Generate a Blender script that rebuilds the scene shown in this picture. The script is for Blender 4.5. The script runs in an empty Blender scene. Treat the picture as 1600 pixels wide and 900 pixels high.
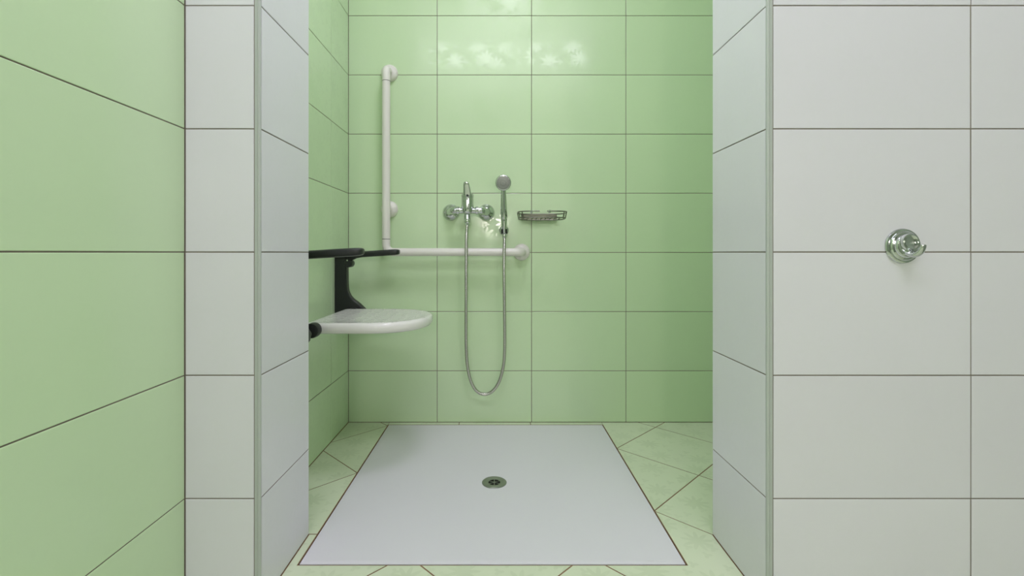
import bpy, bmesh, math, random
from mathutils import Vector, Matrix
random.seed(4)
S = bpy.context.scene
C = S.collection
PI = math.pi

# ------------------------------------------------------------------ camera
CAM_Y, CAM_Z, FPX = -0.978, 0.7227, 747.0
cd = bpy.data.cameras.new('camera'); cam = bpy.data.objects.new('camera', cd); C.objects.link(cam)
cam.location = (0, CAM_Y, CAM_Z); cam.rotation_euler = (PI/2, 0, 0)
cd.sensor_width = 36.0; cd.lens = FPX/1600*36
cd.shift_x = 20/1600; cd.shift_y = -55/1600
cd.clip_start = 0.01
S.camera = cam
# ------------------------------------------------------------------ world, exposure
w = bpy.data.worlds.new('world'); S.world = w; w.use_nodes = True
w.node_tree.nodes['Background'].inputs[0].default_value = (0.8, 0.9, 1, 1)
w.node_tree.nodes['Background'].inputs[1].default_value = 0.3
S.view_settings.view_transform = 'Standard'; S.view_settings.look = 'None'
S.view_settings.gamma = 1.0; S.view_settings.use_curve_mapping = False
S.view_settings.exposure = 0.0
LAMP = 7.2          # emission of the ceiling luminaire's diffuser
NICHE_FILL = 23.0         # emission of the unseen round fill lamp added for the niche
SCONCE = 50.0        # emission of the small wall lamps behind the camera

# ------------------------------------------------------------------ materials
def srgb(r, g, b):
    f = lambda c: c/12.92 if c <= 0.04045 else ((c+0.055)/1.055)**2.4
    return (f(r/255), f(g/255), f(b/255), 1)
def principled(name):
    m = bpy.data.materials.new(name); m.use_nodes = True
    return m, m.node_tree, m.node_tree.nodes['Principled BSDF']
def N(t, kind, **kw):
    n = t.nodes.new(kind)
    for k, v in kw.items(): setattr(n, k, v)
    return n
def math_node(t, op, a, b=None, c=None):
    n = N(t, 'ShaderNodeMath', operation=op)
    for i, v in enumerate((a, b, c)):
        if v is None: continue
        if isinstance(v, (int, float)): n.inputs[i].default_value = v
        else: t.links.new(v, n.inputs[i])
    return n.outputs[0]
def flower(t, vec, scale, R, petals, soft, rnd=0.75):
    """mask of petalled blossoms scattered over the glaze (0..1)"""
    v = N(t, 'ShaderNodeTexVoronoi', voronoi_dimensions='2D', feature='F1')
    v.inputs['Scale'].default_value = scale; v.inputs['Randomness'].default_value = rnd
    t.links.new(vec, v.inputs['Vector'])
    d = N(t, 'ShaderNodeVectorMath', operation='SUBTRACT')
    t.links.new(vec, d.inputs[0]); t.links.new(v.outputs['Position'], d.inputs[1])
    s = N(t, 'ShaderNodeSeparateXYZ'); t.links.new(d.outputs[0], s.inputs[0])
    x, y = s.outputs[0], s.outputs[1]
    r = math_node(t, 'SQRT', math_node(t, 'ADD', math_node(t, 'MULTIPLY', x, x), math_node(t, 'MULTIPLY', y, y)))
    th = math_node(t, 'ARCTAN2', y, x)
    cs = math_node(t, 'COSINE', math_node(t, 'MULTIPLY', th, float(petals)))
    rad = math_node(t, 'MULTIPLY_ADD', cs, 0.27*R, 0.73*R)
    q = math_node(t, 'DIVIDE', math_node(t, 'SUBTRACT', rad, r), soft)
    n = N(t, 'ShaderNodeClamp'); t.links.new(q, n.inputs[0])
    return n.outputs[0]
def glaze(name, col, r0, r1, tint, amount, bump=0.0, spec=0.5):
    """glazed ceramic: satin ground, glossier blossoms, faint colour print and mottling"""
    m, t, p = principled(name)
    tc = N(t, 'ShaderNodeTexCoord'); vec = tc.outputs['Object']
    oi = N(t, 'ShaderNodeObjectInfo')
    a = flower(t, vec, 8.5, 0.043, 9, 0.006)
    b = flower(t, vec, 21.0, 0.015, 3, 0.004, 1.0)
    f = math_node(t, 'MAXIMUM', a, math_node(t, 'MULTIPLY', b, 0.8))
    nz = N(t, 'ShaderNodeTexNoise'); nz.inputs['Scale'].default_value = 11; nz.inputs['Detail'].default_value = 3
    t.links.new(vec, nz.inputs['Vector'])
    mixf = math_node(t, 'MULTIPLY', math_node(t, 'MULTIPLY', f, nz.outputs[0]), amount)
    mx = N(t, 'ShaderNodeMix', data_type='RGBA')
    t.links.new(mixf, mx.inputs[0]); mx.inputs[6].default_value = col; mx.inputs[7].default_value = tint
    hs = N(t, 'ShaderNodeHueSaturation')
    t.links.new(math_node(t, 'MULTIPLY_ADD', oi.outputs['Random'], 0.035, 0.982), hs.inputs['Value'])
    t.links.new(mx.outputs[2], hs.inputs['Color'])
    t.links.new(hs.outputs[0], p.inputs['Base Color'])
    rg = math_node(t, 'MULTIPLY_ADD', f, r1-r0, r0)
    t.links.new(rg, p.inputs['Roughness'])
    p.inputs['Specular IOR Level'].default_value = spec
    if bump:
        bm = N(t, 'ShaderNodeBump'); bm.inputs['Strength'].default_value = bump; bm.inputs['Distance'].default_value = 0.002
        t.links.new(math_node(t, 'ADD', math_node(t, 'MULTIPLY', nz.outputs[0], 1.0), math_node(t, 'MULTIPLY', f, 0.15)), bm.inputs['Height'])
        t.links.new(bm.outputs[0], p.inputs['Normal'])
    return m
def plain(name, col, rough=0.4, metal=0.0, noise=0.0, scale=20, spec=0.5):
    m, t, p = principled(name)
    p.inputs['Roughness'].default_value = rough; p.inputs['Metallic'].default_value = metal
    p.inputs['Specular IOR Level'].default_value = spec
    if noise:
        tc = N(t, 'ShaderNodeTexCoord'); nz = N(t, 'ShaderNodeTexNoise')
        nz.inputs['Scale'].default_value = scale; nz.inputs['Detail'].default_value = 5
        t.links.new(tc.outputs['Object'], nz.inputs['Vector'])
        hs = N(t, 'ShaderNodeHueSaturation'); hs.inputs['Color'].default_value = col
        t.links.new(math_node(t, 'MULTIPLY_ADD', nz.outputs[0], 2*noise, 1-noise), hs.inputs['Value'])
        t.links.new(hs.outputs[0], p.inputs['Base Color'])
    else:
        p.inputs['Base Color'].default_value = col
    return m
def emit(name, col, k):
    m, t, p = principled(name)
    p.inputs['Base Color'].default_value = (0.8, 0.8, 0.8, 1)
    p.inputs['Emission Color'].default_value = col; p.inputs['Emission Strength'].default_value = k
    return m
M = {}
M['green'] = glaze('green_tile_glaze', srgb(205, 228, 188), 0.27, 0.11, srgb(190, 218, 176), 0.08)
M['white'] = glaze('white_tile_glaze', srgb(228, 226, 235), 0.24, 0.20, srgb(214, 218, 216), 0.08)
M['floor'] = glaze('floor_tile_glaze', srgb(216, 226, 198), 0.36, 0.28, srgb(186, 200, 166), 0.55)
M['grout'] = plain('wall_grout', srgb(128, 118, 108), 0.9, noise=0.25, scale=14)
M['floor_grout'] = plain('floor_grout', srgb(132, 104, 78), 0.9, noise=0.3, scale=14)
M['plaster'] = plain('white_plaster', srgb(226, 227, 228), 0.85, noise=0.02)
M['rear_wall'] = plain('sage_wall_paint', srgb(150, 162, 146), 0.5, noise=0.02)
M['trim'] = plain('corner_bead_plastic', srgb(182, 188, 184), 0.4, noise=0.03)
M['tray'] = plain('tray_acrylic', srgb(224, 222, 229), 0.38, noise=0.01, scale=3)
M['rail'] = plain('rail_nylon', srgb(232, 228, 224), 0.32, noise=0.01)
M['black'] = plain('black_plastic', srgb(30, 32, 33), 0.4, noise=0.1, scale=60)
M['dark'] = plain('drain_shade', srgb(10, 10, 10), 0.9, noise=0.1)
M['chrome'] = plain('chrome', (0.60, 0.62, 0.62, 1), 0.07, 1.0)
M['steel'] = plain('brushed_steel', (0.36, 0.37, 0.35, 1), 0.28, 1.0, noise=0.06, scale=200)
M['basket'] = plain('basket_wire', (0.17, 0.175, 0.14, 1), 0.32, 1.0, noise=0.08, scale=150)
M['spray'] = plain('spray_face', srgb(150, 152, 150), 0.35, 0.5, noise=0.15, scale=300)
M['lamp'] = emit('lamp_diffuser', (0.99, 0.945, 1.09, 1), LAMP)
M['niche_fill'] = emit('niche_fill_emission', (1.0, 0.935, 1.12, 1), NICHE_FILL)
M['sconce'] = emit('sconce_glass', (1, 0.90, 0.85, 1), SCONCE)
# seat: white plastic with an embossed blossom relief
def seat_mat():
    m, t, p = principled('seat_plastic')
    p.inputs['Base Color'].default_value = srgb(234, 232, 230); p.inputs['Roughness'].default_value = 0.12
    tc = N(t, 'ShaderNodeTexCoord'); f = flower(t, tc.outputs['Object'], 26, 0.016, 6, 0.006, 0.4)
    b = N(t, 'ShaderNodeBump'); b.inputs['Strength'].default_value = 1.0; b.inputs['Distance'].default_value = 0.003
    ge = N(t, 'ShaderNodeNewGeometry'); sp = N(t, 'ShaderNodeSeparateXYZ'); t.links.new(ge.outputs['True Normal'], sp.inputs[0])
    top = math_node(t, 'GREATER_THAN', sp.outputs[2], 0.9)
    t.links.new(math_node(t, 'MULTIPLY', f, top), b.inputs['Height']); t.links.new(b.outputs[0], p.inputs['Normal'])
    return m
M['seat'] = seat_mat()
def hose_mat():
    m, t, p = principled('metal_hose')
    p.inputs['Metallic'].default_value = 1.0; p.inputs['Roughness'].default_value = 0.25
    p.inputs['Base Color'].default_value = (0.50, 0.49, 0.46, 1)
    tc = N(t, 'ShaderNodeTexCoord'); wv = N(t, 'ShaderNodeTexWave', bands_direction='Z')
    wv.inputs['Scale'].default_value = 110; t.links.new(tc.outputs['Object'], wv.inputs['Vector'])
    b = N(t, 'ShaderNodeBump'); b.inputs['Strength'].default_value = 0.5; b.inputs['Distance'].default_value = 0.001
    t.links.new(wv.outputs[0], b.inputs['Height']); t.links.new(b.outputs[0], p.inputs['Normal'])
    return m
M['hose'] = hose_mat()

# ------------------------------------------------------------------ mesh helpers
class MB:
    """collects shapes given in world coordinates, then links them as one mesh object"""
    def __init__(s): s.v = []; s.f = []
    def add(s, vs, fs):
        o = len(s.v); s.v += [tuple(v) for v in vs]; s.f += [tuple(i+o for i in f) for f in fs]; return s
    def box(s, x0, x1, y0, y1, z0, z1):
        vs = [(x, y, z) for z in (z0, z1) for y in (y0, y1) for x in (x0, x1)]
        return s.add(vs, [(0,2,3,1), (4,5,7,6), (0,1,5,4), (2,6,7,3), (0,4,6,2), (1,3,7,5)])
    def prism(s, poly, axis, a, b, bev=0.0):
        """extrude a 2D polygon along an axis ('x','y','z') from a to b, optional chamfered ends"""
        def put(p, q, h): return {'x': (h, p, q), 'y': (p, h, q), 'z': (p, q, h)}[axis]
        n = len(poly)
        cx = sum(p[0] for p in poly)/n; cy = sum(p[1] for p in poly)/n
        def inset(d):
            out = []
            for i in range(n):
                p0, p1, p2 = Vector(poly[i-1]), Vector(poly[i]), Vector(poly[(i+1) % n])
                e1 = (p1-p0).normalized(); e2 = (p2-p1).normalized()
                n1 = Vector((-e1.y, e1.x)); n2 = Vector((-e2.y, e2.x))
                k = n1+n2; k = k/max(0.3, k.length_squared)*2
                out.append(tuple(p1+k*d))
            return out
        area = sum(poly[i][0]*poly[(i+1) % n][1]-poly[(i+1) % n][0]*poly[i][1] for i in range(n))
        sg = 1 if area > 0 else -1
        rings = [(poly, a), (poly, b)] if not bev else [(inset(sg*bev), a), (poly, a+bev), (poly, b-bev), (inset(sg*bev), b)]
        vs = [put(p[0], p[1], h) for pl, h in rings for p in pl]
        fs = []
        for k in range(len(rings)-1):
            for i in range(n):
                j = (i+1) % n; fs.append((k*n+i, k*n+j, (k+1)*n+j, (k+1)*n+i))
        fs.append(tuple(range(n))); fs.append(tuple((len(rings)-1)*n+i for i in range(n)))
        return s.add(vs, fs)
    def lathe(s, prof, loc, axis=(0,0,1), seg=32, cap=True):
        """revolve (radius, height) pairs around an axis through loc"""
        q = Vector((0,0,1)).rotation_difference(Vector(axis).normalized()); loc = Vector(loc)
        vs = []; fs = []; n = len(prof)
        for r, h in prof:
            for i in range(seg):
                a = 2*PI*i/seg; vs.append(loc + q @ Vector((max(r,1e-5)*math.cos(a), max(r,1e-5)*math.sin(a), h)))
        for k in range(n-1):
            for i in range(seg):
                j = (i+1) % seg; fs.append((k*seg+i, k*seg+j, (k+1)*seg+j, (k+1)*seg+i))
        if cap:
            fs.append(tuple(range(seg))); fs.append(tuple((n-1)*seg+i for i in range(seg)))
        return s.add(vs, fs)
    def tube(s, path, r, seg=16, closed=False, flat=1.0):
        """sweep a circle (flat: ellipse ratio) along a polyline; r a number or a list"""
        P = [Vector(p) for p in path]; n = len(P)
        R = r if isinstance(r, (list, tuple)) else [r]*n
        T = []
        for i in range(n):
            a = P[(i-1) % n] if (closed or i) else P[i]; b = P[(i+1) % n] if (closed or i < n-1) else P[i]
            T.append((b-a).normalized())
        u = T[0].orthogonal().normalized()
        if abs(T[0].dot(Vector((1,0,0)))) < 0.9: u = (Vector((1,0,0)) - T[0]*T[0].x).normalized()
        vs = []; fs = []
        for i in range(n):
            if i: u = (T[i-1].rotation_difference(T[i]) @ u)
            u = (u - T[i]*u.dot(T[i])).normalized(); v = T[i].cross(u)
            for k in range(seg):
                a = 2*PI*k/seg; vs.append(P[i] + u*(R[i]*math.cos(a)) + v*(R[i]*flat*math.sin(a)))
        for i in range(n if closed else n-1):
            j = (i+1) % n
            for k in range(seg):
                l = (k+1) % seg; fs.append((i*seg+k, i*seg+l, j*seg+l, j*seg+k))
        if not closed:
            fs.append(tuple(range(seg))); fs.append(tuple((n-1)*seg+k for k in range(seg)))
        return s.add(vs, fs)
    def build(s, name, mat, parent=None, smooth=40, bevel=0.0, origin=None):
        me = bpy.data.meshes.new(name); me.from_pydata(s.v, [], s.f); me.update()
        bm = bmesh.new(); bm.from_mesh(me); bmesh.ops.recalc_face_normals(bm, faces=bm.faces)
        if bevel:
            es = [e for e in bm.edges if len(e.link_faces) == 2 and e.calc_face_angle(0) > 0.6]
            bmesh.ops.bevel(bm, geom=es, offset=bevel, segments=2, affect='EDGES', profile=0.6)
        bm.to_mesh(me); bm.free()
        if smooth:
            me.polygons.foreach_set('use_smooth', [True]*len(me.polygons)); me.set_sharp_from_angle(angle=math.radians(smooth))
        o = bpy.data.objects.new(name, me); C.objects.link(o)
        me.materials.append(M[mat])
        off = Vector(origin) if origin else Vector((0,0,0))
        if parent: off = ORG.get(parent.name, Vector((0,0,0)))
        if off.length: me.transform(Matrix.Translation(-off))
        if parent: o.parent = parent
        else: o.location = off
        ORG[o.name] = off
        return o
ORG = {}
def spline(pts, n=8, closed=False):
    P = [Vector(p) for p in pts]; out = []; L = len(P)
    for i in range(L if closed else L-1):
        g = lambda k: P[k % L] if closed else P[min(max(k, 0), L-1)]
        a, b, c, d = g(i-1), g(i), g(i+1), g(i+2)
        for k in range(n):
            t = k/n
            out.append(0.5*((2*b)+(c-a)*t+(2*a-5*b+4*c-d)*t*t+(3*b-a-3*c+d)*t**3))
    if not closed: out.append(P[-1])
    return out
def tag(o, label, cat, group=None, kind=None):
    o['label'] = label; o['category'] = cat
    if group: o['group'] = group
    if kind: o['kind'] = kind
    return o
def thing(name, label, cat, loc, group=None):
    o = bpy.data.objects.new(name, None); C.objects.link(o); o.location = loc; o.empty_display_size = 0.05
    ORG[o.name] = Vector(loc)
    return tag(o, label, cat, group)

# ------------------------------------------------------------------ the room's measures (metres)
XL, XJL, XJR, XAR, XR = -0.643, -0.4885, 0.5475, 0.946, 1.75
YF, YJ, YB, YREAR, ZC = 0.0, 0.25, 1.06, -3.0, 2.5
G, REC = 0.00125, 0.0015            # half a joint, depth of a joint
ROWS = [0.0] + [0.2195+0.2523*k for k in range(10)]; ROWS = [z for z in ROWS if z < ZC-0.03] + [ZC]
TX0, TX1, TY0, TY1 = -0.4650, 0.4335, 0.130, 1.030     # shower tray

# ------------------------------------------------------------------ structure: slabs (grout), then tiles
def slab(name, label, boxes, mat='grout'):
    m = MB()
    for b in boxes: m.box(*b)
    return tag(m.build(name, mat, smooth=0), label, 'wall', kind='structure')
tile_cache = {}
def tile_mesh(wd, ht, mat):
    k = (round(wd, 4), round(ht, 4), mat)
    if k not in tile_cache:
        c, d = 0.0011, REC
        o = [(0,0), (wd,0), (wd,ht), (0,ht)]; i = [(c,c), (wd-c,c), (wd-c,ht-c), (c,ht-c)]
        vs = [(x,y,-d) for x,y in o]+[(x,y,-0.0005) for x,y in o]+[(x,y,0) for x,y in i]
        fs = []
        for a in (0, 4):
            for q in range(4): fs.append((a+q, a+(q+1) % 4, a+4+(q+1) % 4, a+4+q))
        fs.append((8,9,10,11))
        me = bpy.data.meshes.new('tile'); me.from_pydata(vs, [], fs); me.materials.append(M[mat]); me.update()
        tile_cache[k] = me
    return tile_cache[k]
def tile_wall(parent, org, u, n, ul, vl, mat):
    """tiles between the joint lines ul (along u, metres) and vl (heights); org + u*a + z*b"""
    u = Vector(u); n = Vector(n); z = Vector((0,0,1)); org = Vector(org)
    for a0, a1 in zip(ul, ul[1:]):
        for b0, b1 in zip(vl, vl[1:]):
            wd, ht = a1-a0-2*G, b1-b0-2*G
            if wd < 0.004 or ht < 0.004: continue
            o = bpy.data.objects.new('tile', tile_mesh(wd, ht, mat)); C.objects.link(o)
            p = org + u*(a0+G) + z*(b0+G)
            tilt = Matrix.Rotation(random.uniform(-1, 1)*0.0011, 4, 'X') @ Matrix.Rotation(random.uniform(-1, 1)*0.0009, 4, 'Y')
            o.matrix_world = Matrix(((u.x, z.x, n.x, p.x), (u.y, z.y, n.y, p.y), (u.z, z.z, n.z, p.z), (0,0,0,1))) @ tilt
            mw = o.matrix_world.copy(); o.parent = parent; o.matrix_parent_inverse = Matrix.Identity(4); o.matrix_local = mw
e = REC
wl = slab('wall_left', 'pale green glossy tiled wall along the left side', [(XL-0.15, XL-e, YREAR, YB+0.15, 0, ZC)])
ys = sorted([YREAR] + [YF-0.4025*k for k in range(0, 7) if YF-0.4025*k > YREAR+0.05])
tile_wall(wl, (XL, 0, 0), (0,1,0), (1,0,0), ys, ROWS, 'green')
tile_wall(wl, (XL, 0, 0), (0,1,0), (1,0,0), [YJ, 0.4525, 0.855, YB], ROWS, 'green')
wb = slab('wall_back', 'pale green tiled back wall of the shower niche', [(XL-e, XAR+e, YB+e, YB+0.15, 0, ZC)])
tile_wall(wb, (0, YB, 0), (1,0,0), (0,-1,0), [XL, -0.2645, 0.1380, 0.5405, XAR-0.003], ROWS, 'green')
wa = slab('wall_niche_right', 'pale green tiled right side wall inside the shower niche', [(XAR+e, XAR+0.15, YJ-e, YB+0.15, 0, ZC)])
tile_wall(wa, (XAR, YB, 0), (0,-1,0), (-1,0,0), [0, 0.4025, 0.81], ROWS, 'green')
wp = slab('wall_pier_left', 'narrow white tiled pier left of the shower opening', [(XL-e, XJL-e, YF+e, YJ-e, 0, ZC)])
TW, TJ = 0.0125, 0.0045            # corner bead: face width, return
tile_wall(wp, (0, YF, 0), (1,0,0), (0,-1,0), [XL, XJL-TW], ROWS, 'white')
tile_wall(wp, (XJL, 0, 0), (0,1,0), (1,0,0), [YF+TJ, YJ], ROWS, 'white')
tile_wall(wp, (XJL, YJ, 0), (-1,0,0), (0,1,0), [0, XJL-XL], ROWS, 'green')
wr = slab('wall_front_right', 'white tiled wall right of the shower opening', [(XJR+e, XR+0.15, YF+e, YJ-e, 0, ZC)])
x0 = XJR+TW
tile_wall(wr, (0, YF, 0), (1,0,0), (0,-1,0), [x0, x0+0.4055, x0+0.808, XR], ROWS, 'white')
tile_wall(wr, (XJR, YJ, 0), (0,-1,0), (-1,0,0), [0, YJ-TJ], ROWS, 'white')
tile_wall(wr, (XAR, YJ, 0), (-1,0,0), (0,1,0), [0, XAR-XJR], ROWS, 'green')
slab('wall_right', 'plain sage green wall on the right side behind the viewer', [(XR, XR+0.15, YREAR, YF+e, 0, ZC)], 'rear_wall')
slab('wall_rear', 'plain sage green wall behind the viewer', [(XL-0.15, XR+0.15, YREAR-0.15, YREAR, 0, ZC)], 'rear_wall')
ce = slab('ceiling', 'plain white ceiling above the washroom', [(XL-0.15, XR+0.15, YREAR-0.15, YB+0.15, ZC, ZC+0.12)], 'plaster'); ce['category'] = 'ceiling'
# corner beads of the opening
def bead(name, label, sx, xj):
    r = 0.0035; cx, cy = xj-sx*r, YF+r
    arc = [(cx+sx*r*math.sin(a), cy-r*math.cos(a)) for a in [PI/2*k/5 for k in range(6)]]
    gx = xj-sx*TW*0.45
    poly = [(xj-sx*(TW-0.0008), YF+0.004), (xj-sx*(TW-0.0008), YF-0.0004), (gx-sx*0.0004, YF-0.0004), (gx, YF+0.0004), (gx+sx*0.0004, YF-0.0004)] + [(x, y-0.0004) for x, y in arc] + [(xj+0.0, YF+TJ-0.0004), (xj-sx*0.003, YF+TJ), (xj-sx*0.003, YF+0.004)]
    return tag(MB().prism(poly, 'z', 0.001, ZC).build(name, 'trim', smooth=30), label, 'trim', kind='structure')
bead('trim_1', 'grey-white corner bead on the left edge of the shower opening', 1, XJL)
bead('trim_2', 'grey-white corner bead on the right edge of the shower opening', -1, XJR)

# floor: slab with a pit for the tray, square tiles laid on the diagonal
FREC = 0.0006
fl = MB(); zt = -FREC
fl.box(XL-0.15, TX0-0.001, YREAR-0.15, YB+0.15, -0.12, zt); fl.box(TX1+0.001, XR+0.15, YREAR-0.15, YB+0.15, -0.12, zt)
fl.box(TX0-0.001, TX1+0.001, YREAR-0.15, TY0-0.001, -0.12, zt); fl.box(TX0-0.001, TX1+0.001, TY1+0.001, YB+0.15, -0.12, zt)
fl.box(TX0-0.001, TX1+0.001, TY0-0.001, TY1+0.001, -0.12, -0.06)
floor = tag(fl.build('floor', 'floor_grout', smooth=0), 'pale green floor of square tiles laid on the diagonal', 'floor', kind='structure')
def clip(poly, a, b, c):                    # keep a*x + b*y <= c
    out = []
    for i in range(len(poly)):
        p, q = poly[i-1], poly[i]; dp, dq = a*p[0]+b*p[1]-c, a*q[0]+b*q[1]-c
        if dp <= 0 and dq > 0 or dp > 0 and dq <= 0:
            t = dp/(dp-dq); out.append((p[0]+(q[0]-p[0])*t, p[1]+(q[1]-p[1])*t))
        if dq <= 0: out.append(q)
    return out
def floor_tiles(vx, vy, regions):
    """grid of 30 cm squares at 45 degrees with a corner at (vx, vy); each region a list of half planes"""
    d = 0.428/2; g = 0.0019*math.sqrt(2)
    for i in range(-14, 15):
        for j in range(-14, 15):
            cx, cy = vx+(i+j)*d, vy+d+(i-j)*d
            if not (-1.1 < cx < XR+0.4 and YREAR-0.4 < cy < YB+0.4): continue
            sq = [(cx, cy-d+g), (cx+d-g, cy), (cx, cy+d-g), (cx-d+g, cy)]
            m = MB()
            for reg in regions:
                p = sq
                for h in reg:
                    p = clip(p, *h)
                    if len(p) < 3: break
                if len(p) < 3: continue
                ar = abs(sum(p[k-1][0]*p[k][1]-p[k][0]*p[k-1][1] for k in range(len(p))))/2
                if ar < 2e-5: continue
                n = len(p)
                m.add([(x, y, 0) for x, y in p]+[(x, y, -FREC) for x, y in p], [tuple(range(n))]+[(k, (k+1) % n, n+(k+1) % n, n+k) for k in range(n)])
            if m.v:
                o = m.build('tile', 'floor', floor, smooth=0)
                off = Vector((cx, cy, 0)); o.data.transform(Matrix.Translation(-off)); o.location = off
def rect(x0, x1, y0, y1): return [(-1,0,-x0), (1,0,x1), (0,-1,-y0), (0,1,y1)]
g = 0.002; gt = 0.0035
DIAG = 0.434+0.3605
floor_tiles(0.2075, 0.166, [rect(XL+g, XR-g, YREAR+g, YF-g*0), rect(XJL+g, XJR-g, YF, TY0-gt), rect(TX1+gt, XJR-g, TY0-gt, 0.5)+[(1,1,DIAG-g)], rect(XJL+g, TX0-gt, TY0-gt, YJ-g)])
floor_tiles(-0.466, 0.592, [rect(XL+g, TX0-gt, YJ+g, YB-g)])
floor_tiles(0.434, 0.3605, [rect(TX1+gt, XJR-g, 0.2, YJ)+[(-1,-1,-DIAG)], rect(TX1+gt, XAR-g, YJ+g*0, YB-g)+[(-1,-1,-DIAG)]])
for a, b in ((TX0-g, -0.171), (-0.168, 0.131), (0.134, TX1+g)):
    m = MB(); m.box(a, b, TY1+gt, YB-g, -FREC, 0); m.build('tile', 'floor', floor, smooth=0)

# ------------------------------------------------------------------ ceiling luminaire (lights the room), wall lamps behind the viewer, added niche fill lamp
LX, LY, LW, LD = 0.02, -1.07, 1.9, 0.52
cl = thing('ceiling_light', 'long rectangular ceiling light with a white frame and frosted diffuser', 'light', (LX, LY, ZC))
m = MB(); fw = 0.03
m.box(LX-LW/2-fw, LX-LW/2, LY-LD/2-fw, LY+LD/2+fw, ZC-0.06, ZC); m.box(LX+LW/2, LX+LW/2+fw, LY-LD/2-fw, LY+LD/2+fw, ZC-0.06, ZC)
m.box(LX-LW/2, LX+LW/2, LY-LD/2-fw, LY-LD/2, ZC-0.06, ZC); m.box(LX-LW/2, LX+LW/2, LY+LD/2, LY+LD/2+fw, ZC-0.06, ZC)
m.build('frame', 'plaster', cl, smooth=0)
MB().box(LX-LW/2, LX+LW/2, LY-LD/2, LY+LD/2, ZC-0.055, ZC-0.04).build('diffuser', 'lamp', cl, smooth=0)
nl = thing('niche_fill_lamp', 'added round fill lamp out of view above the shower opening', 'lamp', (0.03, 0.13, ZC))  # unseen fill lamp, added to brighten the niche and the jambs
MB().lathe([(0.205,0), (0.205,0.02), (0.19,0.03)], (0.03, 0.13, ZC), (0,0,-1), 48).build('base', 'plaster', nl)
MB().lathe([(0.195,0.02), (0.20,0.03), (0.19,0.05), (0.15,0.07), (0.08,0.082), (0,0.086)], (0.03, 0.13, ZC), (0,0,-1), 48).build('glass_shade', 'niche_fill', nl, smooth=60)
for nm, x, z in (('below the middle of the rear wall', -0.06, 1.13), ('near the right end of the rear wall', 1.27, 1.23)):
    t = thing('wall_lamp', 'small round frosted wall lamp '+nm, 'lamp', (x, YREAR, z), 'wall lamps on the rear wall')
    MB().lathe([(0.10,0), (0.10,0.02), (0.09,0.025)], (x, YREAR, z), (0,1,0)).build('base', 'plaster', t)
    MB().lathe([(0.115,0.02), (0.12,0.03), (0.11,0.06), (0.08,0.08), (0.04,0.09), (0,0.092)], (x, YREAR, z), (0,1,0)).build('glass_shade', 'sconce', t, smooth=60)

# ------------------------------------------------------------------ shower tray with drain
tcx, tcy = (TX0+TX1)/2, 0.548
t = thing('shower_tray', 'flat white square shower tray set flush into the floor', 'shower tray', (tcx, tcy, 0))
n = 48; vs = []; fs = []
ax, bx_ = TX0+0.0015, TX1-0.0015; ay, by = TY0+0.0015, TY1-0.0015
def ease(i): return i/n
def tray_z(x, y):
    k = max(abs(x-tcx)/(bx_-tcx), (y-tcy)/(by-tcy) if y > tcy else (tcy-y)/(tcy-ay))
    edge = min(x-ax, bx_-x, y-ay, by-y)
    z = -0.013*(1-k)**1.0 + 0.001
    if edge < 0.006: z += -0.0 if edge > 0.002 else -0.0012
    return z
gx = [ax, ax+0.0015, ax+0.006]+[ax+(bx_-ax)*i/n for i in range(1, n)]+[bx_-0.006, bx_-0.0015, bx_]
gy = [ay, ay+0.0015, ay+0.006]+[ay+(by-ay)*i/n for i in range(1, n)]+[by-0.006, by-0.0015, by]
nx, ny = len(gx), len(gy)
vs = [(x, y, tray_z(x, y)) for y in gy for x in gx]
fs = [(j*nx+i, j*nx+i+1, (j+1)*nx+i+1, (j+1)*nx+i) for j in range(ny-1) for i in range(nx-1)]
bd = [i for i in range(nx)]+[j*nx+nx-1 for j in range(1, ny)]+[(ny-1)*nx+i for i in range(nx-2, -1, -1)]+[j*nx for j in range(ny-2, 0, -1)]
k0 = len(vs); vs += [(vs[i][0], vs[i][1], -0.05) for i in bd]
L = len(bd); fs += [(bd[i], bd[(i+1) % L], k0+(i+1) % L, k0+i) for i in range(L)]; fs.append(tuple(k0+i for i in range(L)))
MB().add(vs, fs).build('basin', 'tray', t, smooth=50)
dz = -0.0106
dr = MB().lathe([(0.0395,0), (0.0395,0.0012), (0.037,0.0028), (0.030,0.0032), (0.0205,0.0018), (0.0188,0.0010), (0.0188,-0.0005)], (tcx, tcy, dz), seg=48, cap=False).build('drain_flange', 'steel', t)
gr = MB(); gr.lathe([(0.0038,0.0002), (0.0038,0.0012), (0.003,0.0016), (0,0.0017)], (tcx, tcy, dz), seg=20)
for k in range(6):
    a = PI/6+PI/3*k; c, s_ = math.cos(a), math.sin(a); wv = 0.0011
    gr.add([(tcx+c*r-s_*q, tcy+s_*r+c*q, dz+h) for h in (0.0002, 0.0012) for r, q in ((0.003,-wv), (0.0192,-wv), (0.0192,wv), (0.003,wv))], [(0,1,2,3), (4,5,6,7), (0,1,5,4), (1,2,6,5), (2,3,7,6), (3,0,4,7)])
gr.build('grate', 'steel', dr)
MB().lathe([(0.0195,-0.0004), (0.0195,0.0001), (0,0.0001)], (tcx, tcy, dz+0.0004), seg=32).build('drain_shade_disc', 'dark', dr)  # black disc standing in for the shade inside the drain

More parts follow.
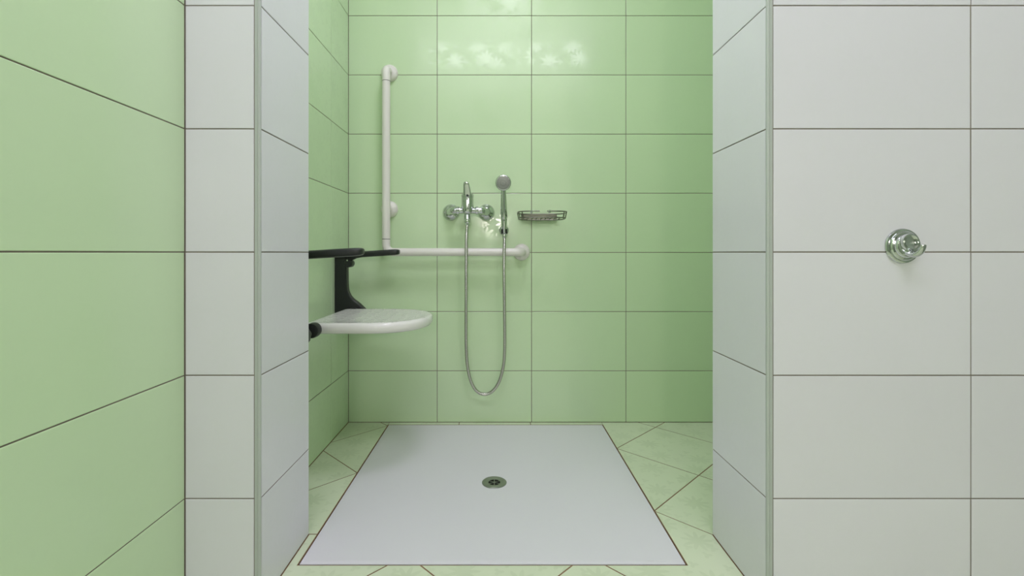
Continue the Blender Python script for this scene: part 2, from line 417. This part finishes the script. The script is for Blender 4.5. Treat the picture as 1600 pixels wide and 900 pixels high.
# ------------------------------------------------------------------ angled grab rail
RX, RY, RZT, RZH, RXE, RR = -0.4663, YB-0.066, 1.486, 0.7255, 0.095, 0.0165
t = thing('grab_rail', 'white angled grab rail with an upright and a level bar on the back wall', 'grab rail', (RX, YB, RZH))
def bend(p, q, c, r, k=8):
    """quarter bend around corner c from direction p to direction q"""
    p, q, c = Vector(p), Vector(q), Vector(c); o = c-p*r+q*r
    return [o + p*(r*math.sin(a)) - q*(r*math.cos(a)) for a in [PI/2*i/k for i in range(k+1)]]
MB().tube([(RX, RY, 1.4306), (RX, RY, 0.7790)], RR, 24).build('upright_bar', 'rail', t)
MB().tube([(RX+0.053, RY, RZH), (RXE-0.045, RY, RZH)], RR, 24).build('level_bar', 'rail', t)
MB().tube([(RX, RY, 1.4306)]+bend((0,0,1), (0,1,0), (RX, RY, RZT), 0.024)+[(RX, YB-0.004, RZT)], RR, 24).build('elbow', 'rail', t)
MB().tube([(RX, RY, 0.7790)]+bend((0,0,-1), (1,0,0), (RX, RY, RZH), 0.030)+[(RX+0.053, RY, RZH)], RR, 24).build('corner_elbow', 'rail', t)
MB().tube([(RXE-0.045, RY, RZH)]+bend((1,0,0), (0,1,0), (RXE, RY, RZH), 0.024)+[(RXE, YB-0.004, RZH)], RR, 24).build('elbow', 'rail', t)
for z in (1.4306, 0.7790): MB().lathe([(RR*0.9,-0.0009), (RR+0.0004,-0.0009), (RR+0.0004,0.0009), (RR*0.9,0.0009)], (RX, RY, z), seg=28).build('joint_ring', 'black', t)
MB().tube([(RX, RY, 0.908), (RX, YB-0.004, 0.908)], RR*0.85, 20).build('wall_post', 'rail', t)
for x, z in ((RX, RZT), (RX, 0.908), (RXE, RZH)):
    MB().lathe([(0.0355,0), (0.0355,0.006), (0.0345,0.012), (0.031,0.018), (0.024,0.023), (0.0175,0.026), (0.0165,0.03)], (x, YB, z), (0,-1,0), 36).build('flange', 'rail', t, smooth=60)

# ------------------------------------------------------------------ single lever mixer
MX, MZ = -0.130, 0.894; MY = YB-0.076
t = thing('shower_mixer', 'chrome single lever shower mixer with two round wall plates', 'tap', (MX, YB, MZ))
for sx in (-1, 1):
    ex = MX+sx*0.075
    MB().lathe([(0.0355,0), (0.0355,0.003), (0.0335,0.008), (0.028,0.015), (0.020,0.021), (0.015,0.024)], (ex, YB, MZ), (0,-1,0), 40).build('wall_plate', 'chrome', t, smooth=60)
    pth = spline([(ex, YB-0.015, MZ), (ex, YB-0.030, MZ), (ex-sx*0.006, YB-0.046, MZ+0.001), (ex-sx*0.020, MY, MZ+0.002), (ex-sx*0.045, MY, MZ+0.002), (MX+sx*0.012, MY, MZ+0.002)], 6)
    MB().tube(pth, [0.0165 if i < 19 else 0.0135 for i in range(len(pth))], 24).build('inlet_arm', 'chrome', t, smooth=60)
    MB().lathe([(0.0155,0), (0.0172,0.0015), (0.0172,0.010), (0.0155,0.012)], (ex-sx*0.030, MY, MZ+0.002), (-sx,0,0), 28).build('union_nut', 'chrome', t, smooth=30)
MB().lathe([(0.011,-0.014), (0.019,-0.010), (0.0235,0.000), (0.0245,0.012), (0.0248,0.050), (0.0248,0.0535)], (MX, MY, MZ), seg=40).build('body', 'chrome', t, smooth=50)
MB().lathe([(0.0232,0.0535), (0.0232,0.0555), (0.0252,0.0560), (0.0252,0.065), (0.0235,0.0695), (0.017,0.073), (0,0.074)], (MX, MY, MZ), seg=40).build('cap', 'chrome', t, smooth=50)
# lever: a tapering tongue that rises from the cap and leans out
lv = MB(); secs = []
for k in range(9):
    q = k/8; wl_ = 0.0170*(1-q)+0.0112*q; th = 0.0090*(1-q)+0.0055*q
    cx = MX-0.0035*q**1.5+0.0; cy = MY-0.016-0.022*q; cz = MZ+0.066+0.047*q
    if k == 8: wl_ *= 0.6; th *= 0.6; cz += 0.0015
    secs.append((cx, cy, cz, wl_, th))
seg = 20; vs = []; fs = []
for cx, cy, cz, a_, b_ in secs:
    for i in range(seg):
        a = 2*PI*i/seg; ca, sa = math.cos(a), math.sin(a)
        sq = lambda c: math.copysign(abs(c)**0.6, c)
        vs.append((cx+a_*sq(ca), cy+b_*sq(sa)*0.9, cz+b_*sq(sa)*0.42))
for k in range(8):
    for i in range(seg): fs.append((k*seg+i, k*seg+(i+1) % seg, (k+1)*seg+(i+1) % seg, (k+1)*seg+i))
fs += [tuple(range(seg)), tuple(8*seg+i for i in range(seg))]
lever = lv.add(vs, fs).build('lever', 'chrome', t, smooth=50)
MB().lathe([(0.0042,0), (0.0042,0.002), (0.003,0.003)], (MX+0.001, MY-0.0250, MZ+0.061), (0,-1,0.15), 16).build('temperature_dot', 'black', lever)
MB().lathe([(0.0095,-0.012), (0.0118,-0.015), (0.0118,-0.030), (0.0125,-0.031), (0.0125,-0.046), (0.0105,-0.049), (0.0075,-0.052)], (MX-0.001, MY, MZ), seg=28).build('outlet', 'chrome', t, smooth=40)

# ------------------------------------------------------------------ hose and hand shower
def P(px, py, Y):
    s = FPX/(Y-CAM_Y); return Vector(((px-780)/s, Y, CAM_Z-(py-395)/s))
HY = MY
hp = [(MX-0.001, MY, 0.846)] + [P(*a) for a in ((728.8,368,0.972), (728.6,394,0.9665), (728.4,430,0.969), (728.2,490,0.980), (728.4,540,0.992), (730.5,572,1.000), (736,596,1.005), (745,611,1.008), (757,616,1.010), (769,611.5,1.008), (779.5,597,1.003), (786.2,574,0.998), (788.6,545,0.991), (788.4,490,0.978), (787.6,430,0.968), (787.8,394,0.9665), (788.2,378,0.972), (788.3,370,0.978))]
sh = thing('shower_hose', 'grey metal shower hose hanging in a long loop below the mixer', 'hose', tuple(P(757, 616, 1.010)))
MB().tube(spline(hp, 10), 0.0066, 14).build('hose', 'hose', sh, smooth=60)
MB().lathe([(0.0080,0), (0.0092,0.001), (0.0092,0.010), (0.0085,0.012)], (MX-0.001, MY, 0.8325), seg=20).build('hose_nut', 'chrome', sh)
b0 = P(788.3, 371, 0.978); MB().lathe([(0.0075,-0.002), (0.0088,0), (0.0092,0.012), (0.0085,0.014)], b0, (-0.01,-0.1,1), seg=20).build('hose_nut', 'chrome', sh)

hb = Vector((0.0212, 0.978, 0.792)); hd = Vector((0.0165, 0.945, 1.004))
ax_ = (hd-hb).normalized()
t = thing('hand_shower', 'chrome hand shower with a round head clipped to the wall holder', 'hand shower', tuple(hb))
Lh = (hd-hb).length
MB().lathe([(0.0088,0.012), (0.0098,0.014), (0.0112,0.05), (0.0126,0.062), (0.0118,0.068), (0.0118,0.071), (0.0130,0.073), (0.0132,0.085), (0.0130,0.12), (0.0114,0.16), (0.0104,0.175), (0.011,Lh-0.004)], hb, ax_, 28).build('handle', 'chrome', t, smooth=50)
fn = Vector((-0.015, -1, -0.16)).normalized()
hc = hd + Vector((0, -0.004, 0))
head = MB().lathe([(0.0,-0.016), (0.012,-0.0155), (0.022,-0.012), (0.029,-0.004), (0.0318,0.004), (0.0318,0.010), (0.0300,0.0125), (0.0275,0.0130)], hc, fn, 40).build('head', 'chrome', t, smooth=50)
fc = MB().lathe([(0.0273,0.0128), (0.0270,0.0138), (0.018,0.0146), (0.0175,0.0136), (0.0150,0.0136), (0.0145,0.0150), (0.0080,0.0154), (0.0075,0.0142), (0.0050,0.0142), (0.0045,0.0160), (0,0.0165)], hc, fn, 40).build('spray_face', 'spray', head, smooth=35)
nz_ = MB(); q = Vector((0,0,1)).rotation_difference(fn)
for rr, nn in ((0.0235, 22), (0.0115, 10)):
    for k in range(nn):
        a = 2*PI*k/nn; c = hc + q @ Vector((rr*math.cos(a), rr*math.sin(a), 0.0138))
        nz_.lathe([(0.0012,0), (0.0010,0.0022), (0,0.0024)], c, fn, 6)
no = nz_.build('nozzles', 'black', head); no['kind'] = 'stuff'
t = thing('shower_holder', 'small round chrome wall holder gripping the hand shower handle', 'holder', (0.0200, YB, 0.818))
MB().lathe([(0.0205,0), (0.0205,0.004), (0.0185,0.008), (0.011,0.011)], (0.0200, YB, 0.818), (0,-1,0), 32).build('wall_plate', 'chrome', t, smooth=50)
MB().lathe([(0.0085,0.006), (0.0085,0.072)], (0.0205, YB, 0.816), (0,-1,0), 20).build('arm', 'black', t)
sk = MB()   # open clip around the handle
ro, ri, h0, h1 = 0.0128, 0.0108, 0.010, 0.028
q = Vector((0,0,1)).rotation_difference(ax_); vs = []; K = 22; a0 = -PI/2+0.55; a1 = 1.5*PI-0.55
for k in range(K+1):
    a = a0+(a1-a0)*k/K
    for r, h in ((ri,h0), (ro,h0), (ro,h1), (ri,h1)): vs.append(hb + q @ Vector((r*math.cos(a), r*math.sin(a), h)))
fs = [(k*4+i, k*4+(i+1) % 4, (k+1)*4+(i+1) % 4, (k+1)*4+i) for k in range(K) for i in range(4)]+[(0,1,2,3), tuple(K*4+i for i in range(4))]
sk.add(vs, fs).build('clip', 'black', t)

# ------------------------------------------------------------------ wire soap basket
bx0, bx1, by0, by1 = 0.0745, 0.2720, 0.893, 1.046; bzr, bzb = 0.886, 0.8615
bcx, bcy = (bx0+bx1)/2, (by0+by1)/2
t = thing('soap_basket', 'oval grey metal wire soap basket on the back wall', 'soap basket', (bcx, YB, bzb))
def oval(a, k=1.0, z=bzr, e=0.55):
    sq = lambda c: math.copysign(abs(c)**e, c)
    return Vector((bcx+(bx1-bx0)/2*k*sq(math.cos(a)), bcy+((by1-by0)/2-(1-k)*0.06)*sq(math.sin(a)), z))
ga = 0.030
ring = [oval(-PI/2+ga+(2*PI-2*ga)*i/72, 1, bzr) for i in range(73)]
MB().tube(ring, 0.0023, 8).build('rim_wire', 'basket', t)
MB().tube([oval(2*PI*i/64, 0.95, bzb) for i in range(64)], 0.0023, 8, closed=True).build('base_wire', 'basket', t)
for k in range(9):
    x = bcx+(k-4)*0.0185; hw = 0.062 if abs(k-4) < 4 else 0.05
    MB().tube([(x, bcy-hw-0.003, bzb+0.002), (x, bcy+hw+0.003, bzb+0.002)], 0.0018, 6).build('base_rod', 'basket', t)
for a in (0.25, PI-0.25, PI+0.35, -0.35, PI+0.75, -0.75): MB().tube([oval(a, 1, bzr), oval(a, 0.95, bzb)], 0.0019, 8).build('upright_wire', 'basket', t)
MB().box(bx0+0.018, bx1-0.028, by1-0.0015, by1+0.001, bzb-0.001, bzr-0.001).build('back_band', 'basket', t, smooth=0)
for px in (830.5, 859.0):
    s = FPX/(by0-CAM_Y); x = (px-780)/s
    MB().lathe([(0.0035,-0.004), (0.0058,-0.002), (0.0058,0.004), (0.0035,0.006)], (x, by0+0.002, bzr-0.002), (0,-1,0), 20).build('clip_disc', 'chrome', t)
for x in (bx0+0.045, bx1-0.045): MB().lathe([(0.006,-0.001), (0.006,0.012), (0.004,0.014)], (x, YB, bzr-0.012), (0,-1,0), 16).build('wall_screw', 'basket', t)

# ------------------------------------------------------------------ robe hook on the right hand wall
KX, KZ = 0.8235, 0.7365
t = thing('robe_hook', 'chrome robe hook with a stepped round plate on the white wall', 'hook', (KX, 0, KZ))
MB().lathe([(0.0355,0), (0.0358,0.0025), (0.0345,0.0050), (0.0318,0.0062), (0.0300,0.0065), (0.0298,0.0090), (0.0280,0.0112), (0.0245,0.0122), (0.0238,0.0150), (0.0220,0.0172), (0.0190,0.0180)], (KX, 0, KZ), (0,-1,0), 48).build('rosette', 'chrome', t, smooth=28)
MB().lathe([(0.0185,0.010), (0.0182,0.0205), (0.0168,0.0235), (0.0140,0.0242), (0.0118,0.0228), (0.006,0.0212), (0,0.0208)], (KX, 0, KZ+0.006), (0,-1,0.06), 40).build('cap', 'chrome', t, smooth=40)
hk = spline([(KX, -0.012, KZ-0.010), (KX+0.001, -0.020, KZ-0.015), (KX+0.003, -0.029, KZ-0.017), (KX+0.005, -0.037, KZ-0.012), (KX+0.006, -0.042, KZ-0.003), (KX+0.0065, -0.043, KZ+0.003)], 7)
nn = len(hk); MB().tube(hk, [0.0125*(1-i/(nn-1))+0.0062*(i/(nn-1)) if i < nn-2 else (0.005 if i == nn-2 else 0.0025) for i in range(nn)], 18, flat=0.62).build('prong', 'chrome', t, smooth=60)

# ------------------------------------------------------------------ folding shower seat on the left wall
SX0, SX1, SYC, SHW, SZ = -0.600, -0.234, 0.683, 0.197, 0.5065
t = thing('folding_shower_seat', 'white fold-down shower seat with black armrests on the left wall', 'shower seat', (XL, SYC, SZ))
def outline(d):
    """seat outline inset by d: straight back, sides, elliptical front"""
    xf = -0.415; a = SX1-xf-d; b = SHW-d; pts = []
    for i in range(41):
        th = -PI/2+PI*i/40; sq = lambda c, e: math.copysign(abs(c)**e, c)
        pts.append((xf+a*sq(math.cos(th), 0.95), SYC+b*sq(math.sin(th), 0.86)))
    rb = max(0.022-d, 0.003); xb = SX0+d
    for k in range(1, 5): pts.append((xf-(xf-xb-rb)*k/4, SYC+b))
    for i in range(1, 7): a_ = PI/2+PI/2*i/6; pts.append((xb+rb+rb*math.cos(a_), SYC+b-rb+rb*math.sin(a_)))
    for i in range(0, 7): a_ = PI+PI/2*i/6; pts.append((xb+rb+rb*math.cos(a_), SYC-b+rb+rb*math.sin(a_)))
    for k in range(3, 0, -1): pts.append((xf-(xf-xb-rb)*k/4, SYC-b))
    return pts
H = 0.034; rings = []
for d, z in ((0.030,-H), (0.012,-H), (0.005,-H+0.003), (0.001,-H+0.009), (0,-H+0.015), (0.0005,-0.011), (0.003,-0.0045), (0.008,-0.001), (0.014,0.0), (0.026,-0.0012), (0.05,-0.002), (0.09,-0.0025), (0.14,-0.003)):
    rings.append([(x, y, SZ+z) for x, y in outline(d)])
n = len(rings[0]); vs = [p for r in rings for p in r]; fs = []
for k in range(len(rings)-1):
    for i in range(n): fs.append((k*n+i, k*n+(i+1) % n, (k+1)*n+(i+1) % n, (k+1)*n+i))
fs += [tuple(range(n)), tuple((len(rings)-1)*n+i for i in range(n))]
pan = MB().add(vs, fs).build('seat_panel', 'seat', t, smooth=55)
for Y, xt in ((0.345, -0.3755), (0.900, -0.392)):
    # side bracket, profile in X-Z
    prof = [(XL+0.002, 0.455), (-0.560, 0.455), (-0.540, 0.462), (-0.528, 0.478), (-0.524, 0.497), (-0.5265, 0.503)]
    cur = spline([(-0.5265, 0.503, 0), (-0.550, 0.525, 0), (-0.573, 0.543, 0), (-0.5870, 0.562, 0), (-0.5940, 0.590, 0), (-0.5955, 0.660, 0)], 5)
    prof += [(p.x, p.y) for p in cur[1:]]
    prof += [(-0.5945, 0.690), (-0.590, 0.708), (-0.600, 0.716), (XL+0.004, 0.712), (XL+0.002, 0.708)]
    br = MB().prism(prof, 'y', Y-0.016, Y+0.016, 0.003).build('side_bracket', 'black', t, smooth=30)
    MB().lathe([(0.0145,-0.020), (0.0155,-0.018), (0.0155,0.018), (0.0145,0.020)], (-0.588, Y, 0.681), (0,1,0), 28).build('pivot', 'black', br)
    MB().lathe([(0.003,0.0205), (0.003,0.0212), (0,0.0214)], (-0.5905, Y, 0.693), (0,-1,0), 12).build('screw', 'chrome', br)
    # armrest pad
    zt_, zr = 0.7262, 0.7105; x0_ = XL+0.006; hw, hh = 0.024, 0.0118
    L_ = xt-x0_; vs = []; fs = []; sg = 24; K = 0
    for q, k in ((0,0.9), (0.02,1), (0.85,1), (0.92,0.97), (0.96,0.90), (0.985,0.75), (1.0,0.45)):
        x = x0_+L_*q; z = zr+(zt_-zr)*q + (1-k)*0.002*0
        for i in range(sg):
            a = 2*PI*i/sg; sq = lambda c: math.copysign(abs(c)**0.55, c)
            vs.append((x, Y+hw*k*sq(math.cos(a)), z+hh*(0.25+0.75*k)*sq(math.sin(a))))
        K += 1
    for k in range(K-1):
        for i in range(sg): fs.append((k*sg+i, k*sg+(i+1) % sg, (k+1)*sg+(i+1) % sg, (k+1)*sg+i))
    fs += [tuple(range(sg)), tuple((K-1)*sg+i for i in range(sg))]
    am = MB().add(vs, fs).build('armrest', 'black', t, smooth=50)
    MB().prism([(-0.600, 0.690), (-0.585, 0.690), (-0.560, 0.7015), (-0.535, 0.7060), (-0.535, 0.7120), (-0.600, 0.7080)], 'y', Y-0.010, Y+0.010, 0.002).build('armrest_gusset', 'black', am, smooth=30)
MB().tube([(-0.578, 0.330, 0.487), (-0.578, 0.915, 0.487)], 0.011, 18).build('hinge_rod', 'black', t)
for Y, s_ in ((0.488, -1), (0.877, 1)):
    MB().lathe([(0.0225,0), (0.0230,0.004), (0.0230,0.024), (0.0215,0.030), (0.012,0.033)], (-0.566, Y, 0.4875), (0,s_,0), 28).build('hinge_collar', 'black', t, smooth=45)
